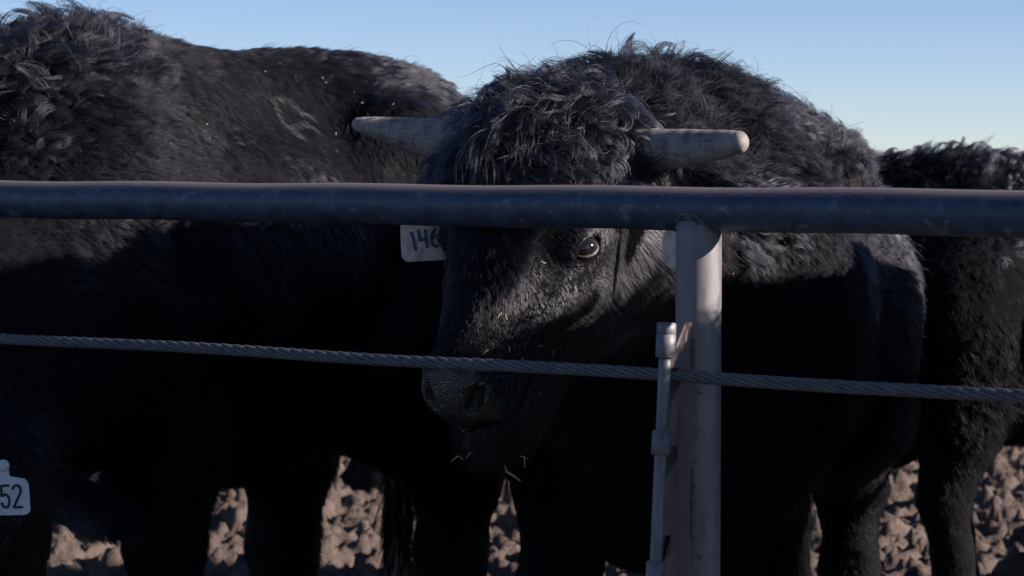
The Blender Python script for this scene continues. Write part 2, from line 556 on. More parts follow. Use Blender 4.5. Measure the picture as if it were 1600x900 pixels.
# steel cable: six wires laid round a core
cz = CAM_Z - (572 - HORIZON) / (FPX / 4.40)
cab0 = rail0 + ND * .095; cab0.z = cz
bm = bmesh.new()
LEN, NP, LAY = 8.4, 1500, .16
for s in range(7):
    pts = []
    for i in range(NP + 1):
        q = -LEN / 2 + LEN * i / NP
        base = L(cab0 + RD * q) + Vector((0, 0, -.006 * (q / 1.0) ** 2 * .25 - .002 * q + .0015 * math.sin(q * 7)))
        if s < 6:
            a = -2 * math.pi * (q / LAY) + s * math.pi / 3
            base = base + ND * (math.cos(a) * .0071) + Vector((0, 0, math.sin(a) * .0071))
        pts.append(base)
    tube(bm, pts, .0040 if s < 6 else .0042, 7)
bm_obj("cable", bm, MAT_CABLE, fence)


# ------------------------------------------------------------------ signed-distance modelling of the animals
class Field:
    def __init__(self, xs, ys, zs):
        self.ax = (xs, ys, zs)
        self.d = np.full((len(xs), len(ys), len(zs)), .5, np.float32)

    def _box(self, lo, hi):
        sl = []
        for a, l_, h_ in zip(self.ax, lo, hi):
            i0, i1 = np.searchsorted(a, l_), np.searchsorted(a, h_)
            sl.append(slice(max(i0 - 1, 0), min(i1 + 1, len(a))))
        g = np.meshgrid(*[a[s] for a, s in zip(self.ax, sl)], indexing='ij')
        return tuple(sl), np.stack(g, -1).astype(np.float32)

    def _put(self, sl, d, k, op):
        o = self.d[sl]
        if op == 'add':
            h = np.clip(.5 + .5 * (o - d) / k, 0, 1)
            self.d[sl] = o * (1 - h) + d * h - k * h * (1 - h)
        else:                                           # carve
            d = -d
            h = np.clip(.5 - .5 * (o - d) / k, 0, 1)
            self.d[sl] = o * (1 - h) + d * h + k * h * (1 - h)

    def ell(self, c, r, k=.06, R=None, op='add'):
        """ellipsoid; R columns are its axes"""
        c = np.array(c, np.float32); r = np.array(r, np.float32)
        R = np.eye(3, dtype=np.float32) if R is None else np.array(R, np.float32)
        ext = np.sqrt(((R * r) ** 2).sum(1)) + k + .06
        sl, p = self._box(c - ext, c + ext)
        q = (p - c) @ R
        k0 = np.linalg.norm(q / r, axis=-1); k1 = np.linalg.norm(q / (r * r), axis=-1)
        self._put(sl, k0 * (k0 - 1) / np.maximum(k1, 1e-6), k, op)

    def cap(self, a, b, ra, rb, k=.06, op='add'):
        a = np.array(a, np.float32); b = np.array(b, np.float32)
        m = max(ra, rb) + k + .06
        sl, p = self._box(np.minimum(a, b) - m, np.maximum(a, b) + m)
        ba = b - a; t = np.clip(((p - a) @ ba) / max(float(ba @ ba), 1e-9), 0, 1)
        d = np.linalg.norm(p - a - t[..., None] * ba, axis=-1) - (ra + (rb - ra) * t)
        self._put(sl, d, k, op)

    def chain(self, pts, rad, k=.04):
        for i in range(len(pts) - 1): self.cap(pts[i], pts[i + 1], rad[i], rad[i + 1], k)

    def mesh(self):
        """naive surface nets on the rectilinear grid"""
        d = self.d; s = d < 0
        nx, ny, nz = d.shape
        cnt = np.zeros((nx - 1, ny - 1, nz - 1), np.int8)
        for i in (0, 1):
            for j in (0, 1):
                for k in (0, 1):
                    cnt += s[i:nx - 1 + i, j:ny - 1 + j, k:nz - 1 + k]
        cells = np.argwhere((cnt > 0) & (cnt < 8))
        vid = np.full(cnt.shape, -1, np.int64); vid[tuple(cells.T)] = np.arange(len(cells))
        acc = np.zeros((len(cells), 3)); num = np.zeros(len(cells))
        corner = [(i, j, k) for i in (0, 1) for j in (0, 1) for k in (0, 1)]
        val = {c: d[tuple((cells + c).T)].astype(float) for c in corner}
        for a in corner:
            for ax in range(3):
                if a[ax] == 0:
                    b = list(a); b[ax] = 1; b = tuple(b)
                    va, vb = val[a], val[b]
                    m = (va < 0) != (vb < 0)
                    t = np.where(m, va / np.where(m, va - vb, 1), 0)
                    pos = np.tile(np.array(a, float), (len(cells), 1)); pos[:, ax] += t
                    acc += pos * m[:, None]; num += m
        loc = acc / num[:, None]
        V = np.zeros((len(cells), 3))
        for ax in range(3):
            a = self.ax[ax]; i = cells[:, ax]
            V[:, ax] = a[i] + (a[i + 1] - a[i]) * loc[:, ax]
        quads = []
        for ax in range(3):
            o1, o2 = (ax + 1) % 3, (ax + 2) % 3
            sh = [slice(None)] * 3; sh2 = [slice(None)] * 3
            sh[ax] = slice(0, -1); sh2[ax] = slice(1, None)
            e = np.argwhere(s[tuple(sh)] != s[tuple(sh2)])
            ok = (e[:, o1] > 0) & (e[:, o2] > 0) & (e[:, o1] < d.shape[o1] - 1) & (e[:, o2] < d.shape[o2] - 1)
            e = e[ok]
            inside = s[tuple(e.T)]
            def cid(a_, b_):
                c = e.copy(); c[:, o1] -= a_; c[:, o2] -= b_
                return vid[tuple(c.T)]
            q = np.stack([cid(1, 1), cid(0, 1), cid(0, 0), cid(1, 0)], 1)
            q[~inside] = q[~inside][:, ::-1]
            quads.append(q)
        return V, np.concatenate(quads)


def graded(lo, hi, flo, fhi, coarse, fine):
    """coordinates lo..hi, fine between flo and fhi, easing to coarse outside"""
    out = [flo]; s = fine
    a = list(np.arange(flo, fhi, fine))
    x = a[-1]
    while x < hi: s = min(s * 1.25, coarse); x += s; a.append(x)
    x, s, pre = flo, fine, []
    while x > lo: s = min(s * 1.25, coarse); x -= s; pre.append(x)
    return np.array(pre[::-1] + a)


def bull_field(prm):
    hd = prm['head']                                     # O, F, Lv, U in the bull's own space
    O, F, Lv, U = (np.array(hd[k], float) for k in ('O', 'F', 'L', 'U'))
    R = np.stack([F, Lv, U], 1)

    def H(f, l, u): return O + F * f + Lv * l + U * u
    fine, coarse = prm['fine'], prm['coarse']
    hb = np.array([H(f, l, u) for f in (-.12, .66) for l in (-.40, .40) for u in (-.3, .06)])
    lo, hi = hb.min(0), hb.max(0)
    xs = graded(-1.75, max(hi[0] + .1, .75), lo[0], hi[0], coarse, fine)
    ys = graded(min(-.62, lo[1] - .1), max(.62, hi[1] + .1), lo[1], hi[1], coarse, fine)
    zs = graded(-.06, 1.85, lo[2], hi[2], coarse, fine)
    fd = Field(xs, ys, zs)
    z0 = prm.get('hump', 0.0)
    # trunk
    fd.ell((-.50, 0, 1.00), (.78, .37, .41), .05)
    fd.ell((-.02, 0, 1.04), (.36, .37, .46), .12)
    fd.ell((-.62, 0, .84), (.55, .31, .28), .12)
    fd.ell((-1.10, 0, 1.12), (.40, .345, .36), .14)
    fd.ell((-.95, 0, 1.36 + prm.get('hips', 0)), (.28, .20, .12), .10)
    fd.ell((-1.33, 0, 1.30), (.14, .13, .13), .10)
    for s in (-1, 1):
        fd.ell((-.92, .24 * s, 1.34), (.12, .08, .08), .10)      # hip bones
        fd.ell((.03, .25 * s, .98), (.22, .15, .34), .10)        # shoulder blades
        fd.ell((-1.12, .22 * s, .92), (.29, .17, .33), .10)      # thighs
    fd.ell((.02, 0, 1.38 + z0), (.36, .17, .17), .12)            # crest over the shoulders
    bk = prm.get('back', 0.0)
    fd.ell((-.45, 0, 1.36 + bk), (.62, .14, .09 + bk * .3), .12)
    fd.ell((-.20, 0, 1.37 + (bk + z0) * .5), (.34, .15, .13), .14)
    # brisket and sheath
    fd.ell((.26, 0, .76), (.22, .17, .26), .10)
    fd.ell((-.62, 0, .59), (.22, .09, .10), .08)
    # neck
    th = H(.10, 0, -.14)
    n0 = np.array([.10, 0, 1.10]); n1 = np.array([.10, 0, 1.10]) * .45 + th * .55 + np.array(prm.get('neck_bow', (0, 0, .0)))
    fd.chain([n0, n1, th], [.36, .27, .165], .10)
    fd.chain([np.array([.08, 0, 1.36 + z0]), (np.array([.08, 0, 1.36 + z0]) + H(-.03, 0, -.12)) / 2 + np.array(prm.get('neck_bow', (0, 0, .03))), H(-.01, 0, -.10)], [.16, .135, .10], .08)
    fd.chain([H(.22, 0, -.25), np.array([.36, 0, .80]) * .5 + H(.22, 0, -.25) * .5 - np.array([0, 0, .04]), np.array([.32, 0, .72])], [.05, .06, .12], .08)
    # legs
    lk = prm.get('legk', 1.0)
    for (kind, s) in (('fl', 1), ('fr', -1), ('hl', 1), ('hr', -1)):
        fx, fy = prm['feet'][kind]
        if kind[0] == 'f':
            fd.chain([(.04, .22 * s, .88), (fx - .02, (.20 * s + fy) / 2, .66), (fx + .03, fy, .43), (fx, fy, .24), (fx - .01, fy, .12), (fx + .03, fy, .05)],
                     [.17, .135, .082, .062, .066, .062], .05)
            fd.ell((fx + .045, fy, .03), (.085, .062, .055), .02)
        else:
            fd.chain([(-1.08, .19 * s, .98), (fx + .30, (.24 * s + fy) / 2, .76), (fx - .03, fy, .50), (fx - .01, fy, .28), (fx - .01, fy, .12), (fx + .04, fy, .05)],
                     [.24, .19, .088 * lk, .064 * lk, .066 * lk, .062 * lk], .06)
            fd.chain([(-1.30, .17 * s, .86), (fx - .09, fy, .56)], [.12, .055], .06)
            fd.ell((fx + .055, fy, .03), (.085, .06, .055), .02)
    # tail
    tl = prm.get('tail', .02)
    fd.chain([(-1.42, 0, 1.34), (-1.52, tl * .3, 1.18), (-1.55, tl, .85), (-1.53, tl * 1.10, .20)], [.05, .042, .032, .024], .05)
    # head, in its own frame
    def lw(f): return 1.34 - .29 * float(sstep(.26, .50, f))

    def he(c, r, k, op='add', rot=None):
        g = lw(c[0]); c = (c[0], c[1] * g, c[2]); r = (r[0], r[1] * g, r[2])
        RR = R if rot is None else R @ np.array(Matrix.Rotation(rot[1], 3, rot[0]))
        fd.ell(H(*c), r, k, RR, op)

    def hc(a, b, ra, rb, k, op='add'):
        fd.cap(H(a[0], a[1] * lw(a[0]), a[2]), H(b[0], b[1] * lw(b[0]), b[2]), ra * (lw(a[0]) if a[1] == 0 and op == 'add' else 1) ** .7, rb, k, op)
    he((.11, 0, -.095), (.165, .135, .095), .05)
    he((-.015, 0, -.085), (.095, .115, .10), .05)                          # poll
    hc((.06, 0, -.11), (.27, 0, -.098), .105, .09, .05)
    for s in (-1, 1):
        he((.192, .092 * s, -.062), (.065, .040, .044), .035)             # brow
        he((.20, .080 * s, -.20), (.15, .046, .12), .05)                  # cheek and jaw angle
        hc((.30, .085 * s, -.105), (.42, .058 * s, -.10), .032, .026, .04)  # cheek bone
    hc((.22, 0, -.090), (.48, 0, -.066), .095, .064, .05)                 # bridge of the nose
    hc((.20, 0, -.20), (.50, 0, -.155), .085, .056, .05)                  # lower jaw
    he((.36, 0, -.12), (.17, .072, .075), .05)
    Y45 = ('Y', math.radians(42))
    he((.500, 0, -.085), (.085, .074, .062), .035)                        # muzzle
    he((.536, 0, -.074), (.066, .062, .040), .022, 'add', Y45)            # nose pad, sloping forward and down
    for s in (-1, 1):
        he((.525, .050 * s, -.072), (.050, .026, .042), .02, 'add', Y45)  # nostril wings
        he((.510, .056 * s, -.118), (.055, .028, .035), .03)              # upper lip
        hc((.20, .050 * s, -.25), (.50, .040 * s, -.195), .065, .042, .05)  # jaw bars
    he((.540, 0, -.190), (.055, .060, .036), .03)                        # chin and lower lip
    for s in (-1, 1):                                                     # mouth line
        hc((.590, 0, -.140), (.53, .075 * s, -.146), .006, .006, .008, 'carve')
        hc((.53, .075 * s, -.146), (.42, .090 * s, -.140), .006, .004, .008, 'carve')
        he((.568, .047 * s, -.062), (.040, .0145, .027), .008, 'carve', ('X', -.6 * s))     # nostril
        hc((.560, .050 * s, -.048), (.526, .076 * s, -.040), .014, .008, .008, 'carve')    # and its comma tail
        he((.216, .131 * s, -.066), (.031, .022, .022), .012, 'carve')    # eye socket
    # ears
    for s in (-1, 1):
        e0 = H(.015, .14 * s, -.135); ax = nrm(Lv * s * .96 + hd.get('ear_drop', -.14) * np.array([0, 0, 1.0]) - U * .22 - F * .10)
        up = nrm(np.cross(ax, U * s)); up = up if up[2] > 0 else -up
        th_ = np.cross(ax, up)
        Re = np.stack([ax, up, th_], 1)
        fd.ell(e0 + ax * .13, (.125, .052, .020), .03, Re)
        fd.cap(e0 - ax * .03, e0 + ax * .06, .042, .035, .04)
    return fd, H, R, O


def vertex_normals(V, Q):
    N = np.zeros_like(V)
    fn = np.cross(V[Q[:, 2]] - V[Q[:, 0]], V[Q[:, 3]] - V[Q[:, 1]])
    for k in range(4): np.add.at(N, Q[:, k], fn)
    return nrm(N)


def coat(V, Q, N, count, style, seed, clump_n=6, segs=7):
    """grow strands; style(p, n) gives per-root arrays. Returns positions (m, segs, 3), radii (m, segs), tint (m)"""
    r = np.random.default_rng(seed)
    T = np.concatenate([Q[:, [0, 1, 2]], Q[:, [0, 2, 3]]])
    a, b, c = V[T[:, 0]], V[T[:, 1]], V[T[:, 2]]
    area = np.linalg.norm(np.cross(b - a, c - a), axis=1) / 2
    cen = (a + b + c) / 3; cn = nrm(N[T[:, 0]] + N[T[:, 1]] + N[T[:, 2]])
    w = area * style(cen, cn)['density']
    pick = r.choice(len(T), count, p=w / w.sum())
    u, v = r.random(count), r.random(count)
    f = u + v > 1; u[f], v[f] = 1 - u[f], 1 - v[f]
    p = a[pick] + (b - a)[pick] * u[:, None] + (c - a)[pick] * v[:, None]
    n_ = nrm(N[T[pick, 0]] * (1 - u - v)[:, None] + N[T[pick, 1]] * u[:, None] + N[T[pick, 2]] * v[:, None])
    st = style(p, n_)
    # clumps
    m = max(count // clump_n, 1)
    kd = KDTree(m)
    for i in range(m): kd.insert(p[i], i)
    kd.balance()
    own = np.array([kd.find(q)[1] for q in p])
    ph = r.random(count) * 6.283; ph = ph[own] + r.normal(0, .25, count)
    m2 = max(m // 3, 1)
    kd2 = KDTree(m2)
    for i in range(m2): kd2.insert(p[i], i)
    kd2.balance()
    ci = np.nonzero(st['coarse'] > r.random(count))[0]
    own[ci] = [kd2.find(p[i])[1] for i in ci]
    ph = r.random(count) * 6.283; ph = ph[own] + r.normal(0, .25, count)
    rl = r.normal(0, 1, (count, 3)); rl = rl[own] * .75 + r.normal(0, 1, (count, 3)) * .35
    lf = r.uniform(.7, 1.3, count); lf = lf[own] * r.uniform(.8, 1.1, count)
    L_ = st['length'] * lf
    fly = (r.random(count) < .010) & (L_ > .03)
    L_ = np.where(fly, L_ * 1.3, L_)
    st['lift'] = np.where(fly, st['lift'] + .5, st['lift']); st['clump'] = np.where(fly, 0, st['clump'])
    d = st['flow'] + rl * st['mess'][:, None]
    d = nrm(d - n_ * (d * n_).sum(1)[:, None])
    side = np.cross(n_, d)
    grav = np.tile(np.array([0, 0, -1.0]), (count, 1)); gn = (grav * n_).sum(1)
    grav = grav - n_ * np.minimum(gn, 0)[:, None]
    pos = np.zeros((count, segs, 3)); pos[:, 0] = p - n_ * .002
    cur = pos[:, 0]
    for k in range(1, segs):
        t = (k - .5) / (segs - 1)
        wv = st['curl'] * (.35 + t)
        di = d + n_ * (np.maximum(st['lift'], .24) * (1 - .95 * t * st['lay']))[:, None] + grav * (st['droop'] * t)[:, None]
        di = di + side * (wv * np.sin(st['freq'] * t * 6.283 + ph))[:, None] + n_ * (.6 * wv * np.cos(st['freq'] * t * 6.283 + ph))[:, None]
        cur = cur + nrm(di) * (L_ / (segs - 1))[:, None]
        pos[:, k] = cur
    tt = np.linspace(0, 1, segs)[None, :, None]
    pos = pos + (pos[own] - pos) * st['clump'][:, None, None] * tt ** 1.0 * .92
    rad = st['rad'][:, None] * (1 - .85 * np.linspace(0, 1, segs)[None, :] ** 1.5)
    tint = st['tint'] + r.normal(0, .03, count)
    gl = np.clip(st['gloss'] * r.uniform(.6, 1.2, count)[own] , 0, 1)
    return pos, rad, np.stack([np.clip(tint, 0, 1), gl], 1)


def curves_obj(name, pos, rad, tint, mat, parent):
    cd = bpy.data.hair_curves.new(name)
    m, k, _ = pos.shape
    cd.add_curves([k] * m)
    cd.attributes['position'].data.foreach_set('vector', pos.astype(np.float32).ravel())
    at = cd.attributes.get('radius') or cd.attributes.new('radius', 'FLOAT', 'POINT')
    at.data.foreach_set('value', rad.astype(np.float32).ravel())
    for q, nm in enumerate(('tint', 'gloss')):
        at = cd.attributes.new(nm, 'FLOAT', 'CURVE'); at.data.foreach_set('value', np.ascontiguousarray(tint[:, q]).astype(np.float32))
    cd.materials.append(mat)
    return link(name, cd, parent)


def bull_style(prm, R, O, Mw):
    """where the hair is long, which way it lies, how curly it is"""
    hump = prm.get('hump', 0.0)
    camloc = (Mw.inverted() @ Vector((0, 0, CAM_Z)))
    camloc = np.array(camloc)
    long_k = prm.get('shag', 1.0)

    def style(p, n):
        m = len(p)
        h = (p - O) @ R; f, l, u = h[:, 0], h[:, 1], h[:, 2]
        al = np.abs(l)
        head = sstep(.0, .05, f) * sstep(.34, .26, np.hypot(al, np.maximum(-u - .15, 0) * .8)) * sstep(-.40, -.33, u) * sstep(.70, .66, f)
        ear = sstep(.19, .22, al) * sstep(-.16, -.08, f) * sstep(.14, .09, f) * sstep(.46, .42, al) * sstep(-.34, -.28, u)
        x, y, z = p.T
        upw = n[:, 2]
        crest = sstep(1.05, 1.42, z) * sstep(-.45, .0, x)
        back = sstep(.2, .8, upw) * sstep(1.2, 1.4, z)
        under = sstep(.2, -.6, upw) * sstep(.45, .55, z)
        leg = sstep(.72, .58, z)
        low = vec_noise(p * 3.2, prm['seed']); mid = vec_noise(p * 9.0, prm['seed'] + 3)
        # body flow: back and down
        flow = np.stack([np.full(m, -.62), np.zeros(m), np.full(m, -.62)], 1)
        flow = flow + low * .70 + mid * .30
        lock = sstep(.02, .38, vnoise(p * np.array([4.2, 4.2, 5.2]) + 4.4, prm['seed'] + 7)) * (1 - leg) * (.35 + .65 * sstep(.9, 1.25, z))
        length = .026 + .010 * low[:, 0] + .045 * crest * long_k + .03 * crest * back + .010 * back + .034 * under + .035 * lock * long_k
        length = length * (1 - leg) + .028 * leg
        lift = .32 + .45 * crest * back + .20 * back + .15 * mid[:, 1] + .15 * lock
        curl = .22 + .70 * crest + .15 * mid[:, 2] + .45 * lock
        mess = .22 + .30 * crest * back + .1 * lock
        freq = .8 + .25 * low[:, 1]
        droop = np.full(m, .45)
        clump = .34 + .30 * lock + .34 * crest + .1 * mid[:, 0]
        rad = .00055 + .00015 * crest + .0001 * lock
        dens = 1.0 + .4 * crest - .35 * leg
        lay = np.ones(m)
        # rump of the pen-side hair lies smoother
        # head
        Fv, Lv, Uv = R[:, 0], R[:, 1], R[:, 2]
        wf, wl = f - .235, l + .012
        rr = np.hypot(wf, wl) + 1e-6
        whorl = (Fv[None] * (wf / rr)[:, None] + Lv[None] * (wl / rr)[:, None])
        whorl = whorl + np.cross(Uv, whorl) * .35
        hflow = whorl * sstep(.22, .06, rr)[:, None] + Fv[None] * sstep(.05, .2, rr)[:, None] * np.where(f > .12, .9, .5)[:, None] + Lv[None] * (l * 5.0)[:, None]
        cheek = sstep(-.08, -.14, u)
        hflow = hflow - Uv[None] * (cheek * 1.2)[:, None] - Fv[None] * (cheek * .5)[:, None]
        hlen = .011 + .040 * sstep(.44, .22, f) * sstep(.11, .05, al) * sstep(-.10, -.03, u) + .012 * cheek + .018 * sstep(-.17, -.21, u) + .030 * sstep(.42, .48, f) * sstep(-.15, -.18, u)
        def mix(a, b, w): return a * (1 - w) + b * w
        flow = mix(flow, hflow + mid * .25, head[:, None])
        length = mix(length, hlen, head)
        lift = mix(lift, .40 + .3 * sstep(.40, .25, f) * sstep(.12, .06, al), head)
        cen_ = sstep(.12, .06, al)
        curl = mix(curl, .05 + .35 * sstep(.35, .2, f) * cen_, head)
        mess = mix(mess, .12, head)
        droop = mix(droop, .25, head)
        clump = mix(clump, .08 + .30 * sstep(.12, .06, al) * sstep(.40, .30, f), head)
        rad = mix(rad, .00046, head)
        dens = dens * mix(1, 6.5, head)
        # poll: long curly forelock, falling forward over the brow
        pe = .05 * sstep(.09, .13, al)
        poll = sstep(.17, .09, f + pe) * sstep(-.17, -.08, f) * sstep(.215, .175, al) * sstep(-.20, -.10, u) * prm.get('poll', 1.0)
        pf = Fv[None] * (.75 + .3 * mid[:, 0])[:, None] + Lv[None] * (l * 5 + low[:, 1] * .9 + mid[:, 1] * .6)[:, None]
        flow = mix(flow, pf, poll[:, None])
        length = mix(length, .125 + .04 * mid[:, 2], poll)
        lift = mix(lift, .95, poll); curl = mix(curl, 1.15, poll); mess = mix(mess, .5, poll); droop = mix(droop, .55, poll)
        clump = mix(clump, .88, poll); rad = mix(rad, .0008, poll); dens = dens * mix(1, 1.5, poll)
        freq = mix(freq, .95, poll)
        # ears: fringe hanging from them
        length = mix(length, .035, ear); flow = mix(flow, Lv[None] * np.sign(l)[:, None] + np.array([0, 0, -.5]), ear[:, None]); curl = mix(curl, .2, ear)
        mess = mix(mess, .2, ear); lift = mix(lift, .4, ear)
        # nothing on nose pad and round the eye
        pad = (f > .522) & (u > -.142) & (al < .080)
        eye = np.sqrt((f - .216) ** 2 + (al - .156) ** 2 + (u + .062) ** 2) < .035
        hoof = z < .07
        dens = np.where(pad | eye | hoof, 0, dens)
        # tail switch
        tail = sstep(-1.48, -1.52, x) * sstep(.95, .6, z)
        length = mix(length, .13, tail); flow = mix(flow, np.array([0, 0, -1.0]) + low * .1, tail[:, None]); curl = mix(curl, .2, tail)
        lift = mix(lift, .05, tail); clump = mix(clump, .9, tail); dens = dens * (1 + 7 * tail)
        # fewer strands where the animal turns away from the fence
        vdir = nrm(camloc - p); facing = (n * vdir).sum(1)
        dens = dens * (.16 + .84 * sstep(-.45, -.05, facing))
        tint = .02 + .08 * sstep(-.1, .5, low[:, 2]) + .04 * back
        tint = tint * (1 - tail)
        tint = tint * (1 - .5 * head)
        coarse = np.clip(.75 * lock + .5 * crest, 0, 1) * (1 - head); coarse = mix(coarse, .62, poll)
        gloss = (.20 + .50 * lock + .04 * crest) * prm.get('gloss', 1)
        sunlit_cheek = sstep(.05, .09, l) * head * (1 - poll)  # sun on this side of the face put into paler, glossier hair
        gloss = gloss * (1 - .8 * tail); gloss = mix(gloss, .55, head); gloss = gloss + .45 * sunlit_cheek; tint = tint + .24 * sunlit_cheek * sstep(.40, .28, f) + .04 * sunlit_cheek + .03 * lock; length = mix(length, .012, sunlit_cheek * sstep(-.16, -.10, u)); gloss = mix(gloss, .85, poll)
        return dict(density=np.maximum(dens, 0), flow=flow, length=np.maximum(length, .006) * prm.get('len', 1), lift=lift, curl=curl * prm.get('curl', 1), mess=mess,
                    freq=freq, droop=droop, clump=np.clip(clump, 0, .95), rad=rad * prm.get('rad', 1), lay=lay, tint=tint, gloss=gloss, coarse=coarse)
    return style


def horn(name, parent, Mi, ctrl, rad, mat=None):
    """ridged tapering horn through world points, blunt at its end"""
    pts, rr = lerp_path([Mi @ Vector(c) for c in ctrl], rad, 40)
    d = (pts[-1] - pts[-2]).normalized()
    for q in (.35, .62, .82, .95):
        pts.append(pts[40] + d * rad[-1] * q * .8); rr.append(rad[-1] * math.sqrt(1 - q * q))
    rr = [r * (1 + .012 * math.sin(i * 1.9) + (.02 * math.sin(i * .8) if i < 22 else 0)) for i, r in enumerate(rr)]
    bm = bmesh.new(); tube(bm, pts, rr, 28, squash=.92)
    return bm_obj(name, bm, mat or MAT_HORN, parent)


def make_bull(label, W, hxy, scale, prm, group="black bulls in the pen"):
    sc = scale if hasattr(scale, '__len__') else (scale,) * 3
    yaw = math.atan2(hxy[1], hxy[0])
    Mw = Matrix.Translation((W[0], W[1], 0)) @ Matrix.Rotation(yaw, 4, 'Z') @ Matrix.Diagonal((*sc, 1))
    Mi = Mw.inverted()
    hw = prm['head_world']
    if hw:
        rot = np.array(Mi.to_3x3().normalized())
        Fv = nrm(rot @ np.array(hw['F'], float)); Lv = rot @ np.array(hw['L'], float)
        Lv = nrm(Lv - Fv * (Lv @ Fv)); Uv = np.cross(Fv, Lv)
        prm['head'] = dict(O=np.array(Mi @ Vector(hw['O'])), F=Fv, L=Lv, U=Uv, ear_drop=hw.get('ear_drop', -.14))
    else:
        Fv = nrm(np.array(prm.get('nose', [.80, 0, -.60]))); Lv = np.array([0, 1.0, 0])
        prm['head'] = dict(O=np.array(prm['head_o']), F=Fv, L=Lv, U=np.cross(Fv, Lv))
    fd, H, R, O = bull_field(prm)
    V, Q = fd.mesh()
    N = vertex_normals(V, Q)
    # small muscle and fold unevenness
    V = V + N * (.006 * vnoise(V * 7, prm['seed'] + 50) + .003 * vnoise(V * 19, prm['seed'] + 51))[:, None] * sstep(.0, -.15, ((V - O) @ R)[:, 0])[:, None]
    root = bpy.data.objects.new("bull", None); C.objects.link(root)
    root.matrix_world = Mw
    props(root, label, "bull", group)
    me = big_mesh("body", V, Q)
    me.materials.append(MAT_SKIN)
    hc_ = (V - O) @ R
    wob = .010 * vnoise(V * 60, 5)
    pad = sstep(.512, .530, hc_[:, 0] + wob) * sstep(-.150, -.135, hc_[:, 2] + wob) * sstep(.088, .074, np.abs(hc_[:, 1]) + wob)
    at = me.attributes.new("pad", 'FLOAT', 'POINT'); at.data.foreach_set("value", pad.astype(np.float32))
    link("body", me, root)
    return root, Mw, Mi, V, Q, N, H, R, O


def add_coat(root, Mw, V, Q, N, R, O, prm, count, brand=None):
    st = bull_style(prm, R, O, Mw)
    pos, rad, tint = coat(V, Q, N, count, st, prm['seed'], prm.get('clump_n', 7), prm.get('segs', 8))
    if brand:
        M3 = np.array(Mw)
        pw = pos[:, 0] @ M3[:3, :3].T + M3[:3, 3]
        pix = project(pw)
        near = np.full(len(pw), 99.0)
        for (a, b) in brand:
            a, b = np.array(a, float), np.array(b, float)
            t = np.clip(((pix - a) @ (b - a)) / ((b - a) @ (b - a)), 0, 1)
            near = np.minimum(near, np.linalg.norm(pix - a - t[:, None] * (b - a), axis=1))
        front = pw[:, 1] < 7.0
        mk = (near < 2.8) & front; tint[:, 0] = np.where(mk, np.maximum(tint[:, 0], .46), tint[:, 0])
    return curves_obj("coat", pos, rad, tint, MAT_HAIR, root)


def add_eyes(root, H, R):
    for s in (-1, 1):
        c = Vector(H(.216, .1120 * 1.34 * s, -.068))
        bm = bmesh.new(); bmesh.ops.create_uvsphere(bm, u_segments=32, v_segments=20, radius=.0268)
        bmesh.ops.translate(bm, verts=bm.verts, vec=c)
        eye = bm_obj("eye", bm, MAT_EYE, root)
        out = Vector(R @ nrm(np.array([-.02, .86 * s, .50])))
        a = Vector(R @ np.array([.78, 0, .50])); a = (a - out * a.dot(out)).normalized()
        b = Vector(R @ np.array([.55, 0, -.80])); b = (b - out * b.dot(out) - a * b.dot(a)).normalized()
        for (nm, a0, a1, mt, th) in (("lower_eyelid", -8, 188, MAT_LID, .0030), ("upper_eyelid", 172, 368, MAT_LASH, .0050)):
            bm = bmesh.new(); pts, rr = [], []
            for k in range(25):
                an = math.radians(a0 + (a1 - a0) * k / 24)
                ca, sa = math.cos(an), math.sin(an)
                e = a * (.0262 * ca) + b * (.0176 * sa)
                q = c + e + out * (math.sqrt(max(.0276 ** 2 - e.length ** 2, 0)) - .001)
                pts.append(q); rr.append(th * (.55 + .45 * abs(sa)))
            tube(bm, pts, rr, 10)
            bm_obj(nm, bm, mt, eye)


# ------------------------------------------------------------------ the horned bull looking through the fence
GROUP = "black bulls in the pen"
FM = Vector((-.333, -.45, -.83)).normalized()
headM = dict(O=tuple(P(777, 363, 4.84) - FM * .235), F=tuple(FM), L=(.84, -.54, -.05))
prmM = dict(head_world=headM, fine=.0075, coarse=.020, seed=11, hump=-.045, back=.05, hips=.03, shag=1.0, curl=1.1, clump_n=8,
            feet=dict(fl=(.16, .10), fr=(-.02, -.25), hl=(-1.18, .23), hr=(-.80, .08)))
mb = make_bull("black horned bull facing the camera over the cable", (.35, 5.70), (-.275, -.961), 1.0, prmM)
rootM, MwM, MiM, VM, QM, NM, HM, RM, OM = mb
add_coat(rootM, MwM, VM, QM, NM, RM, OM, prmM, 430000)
add_eyes(rootM, HM, RM)
horn("horn", rootM, MiM, [P(930, 240, 4.99), P(1000, 236, 4.93), P(1085, 230, 4.86), P(1156, 222, 4.80)], [.047, .0435, .0345, .0208])
horn("horn", rootM, MiM, [P(760, 228, 5.00), P(690, 219, 5.06), P(620, 206, 5.10), P(558, 194, 5.12)], [.047, .0425, .030, .0135])

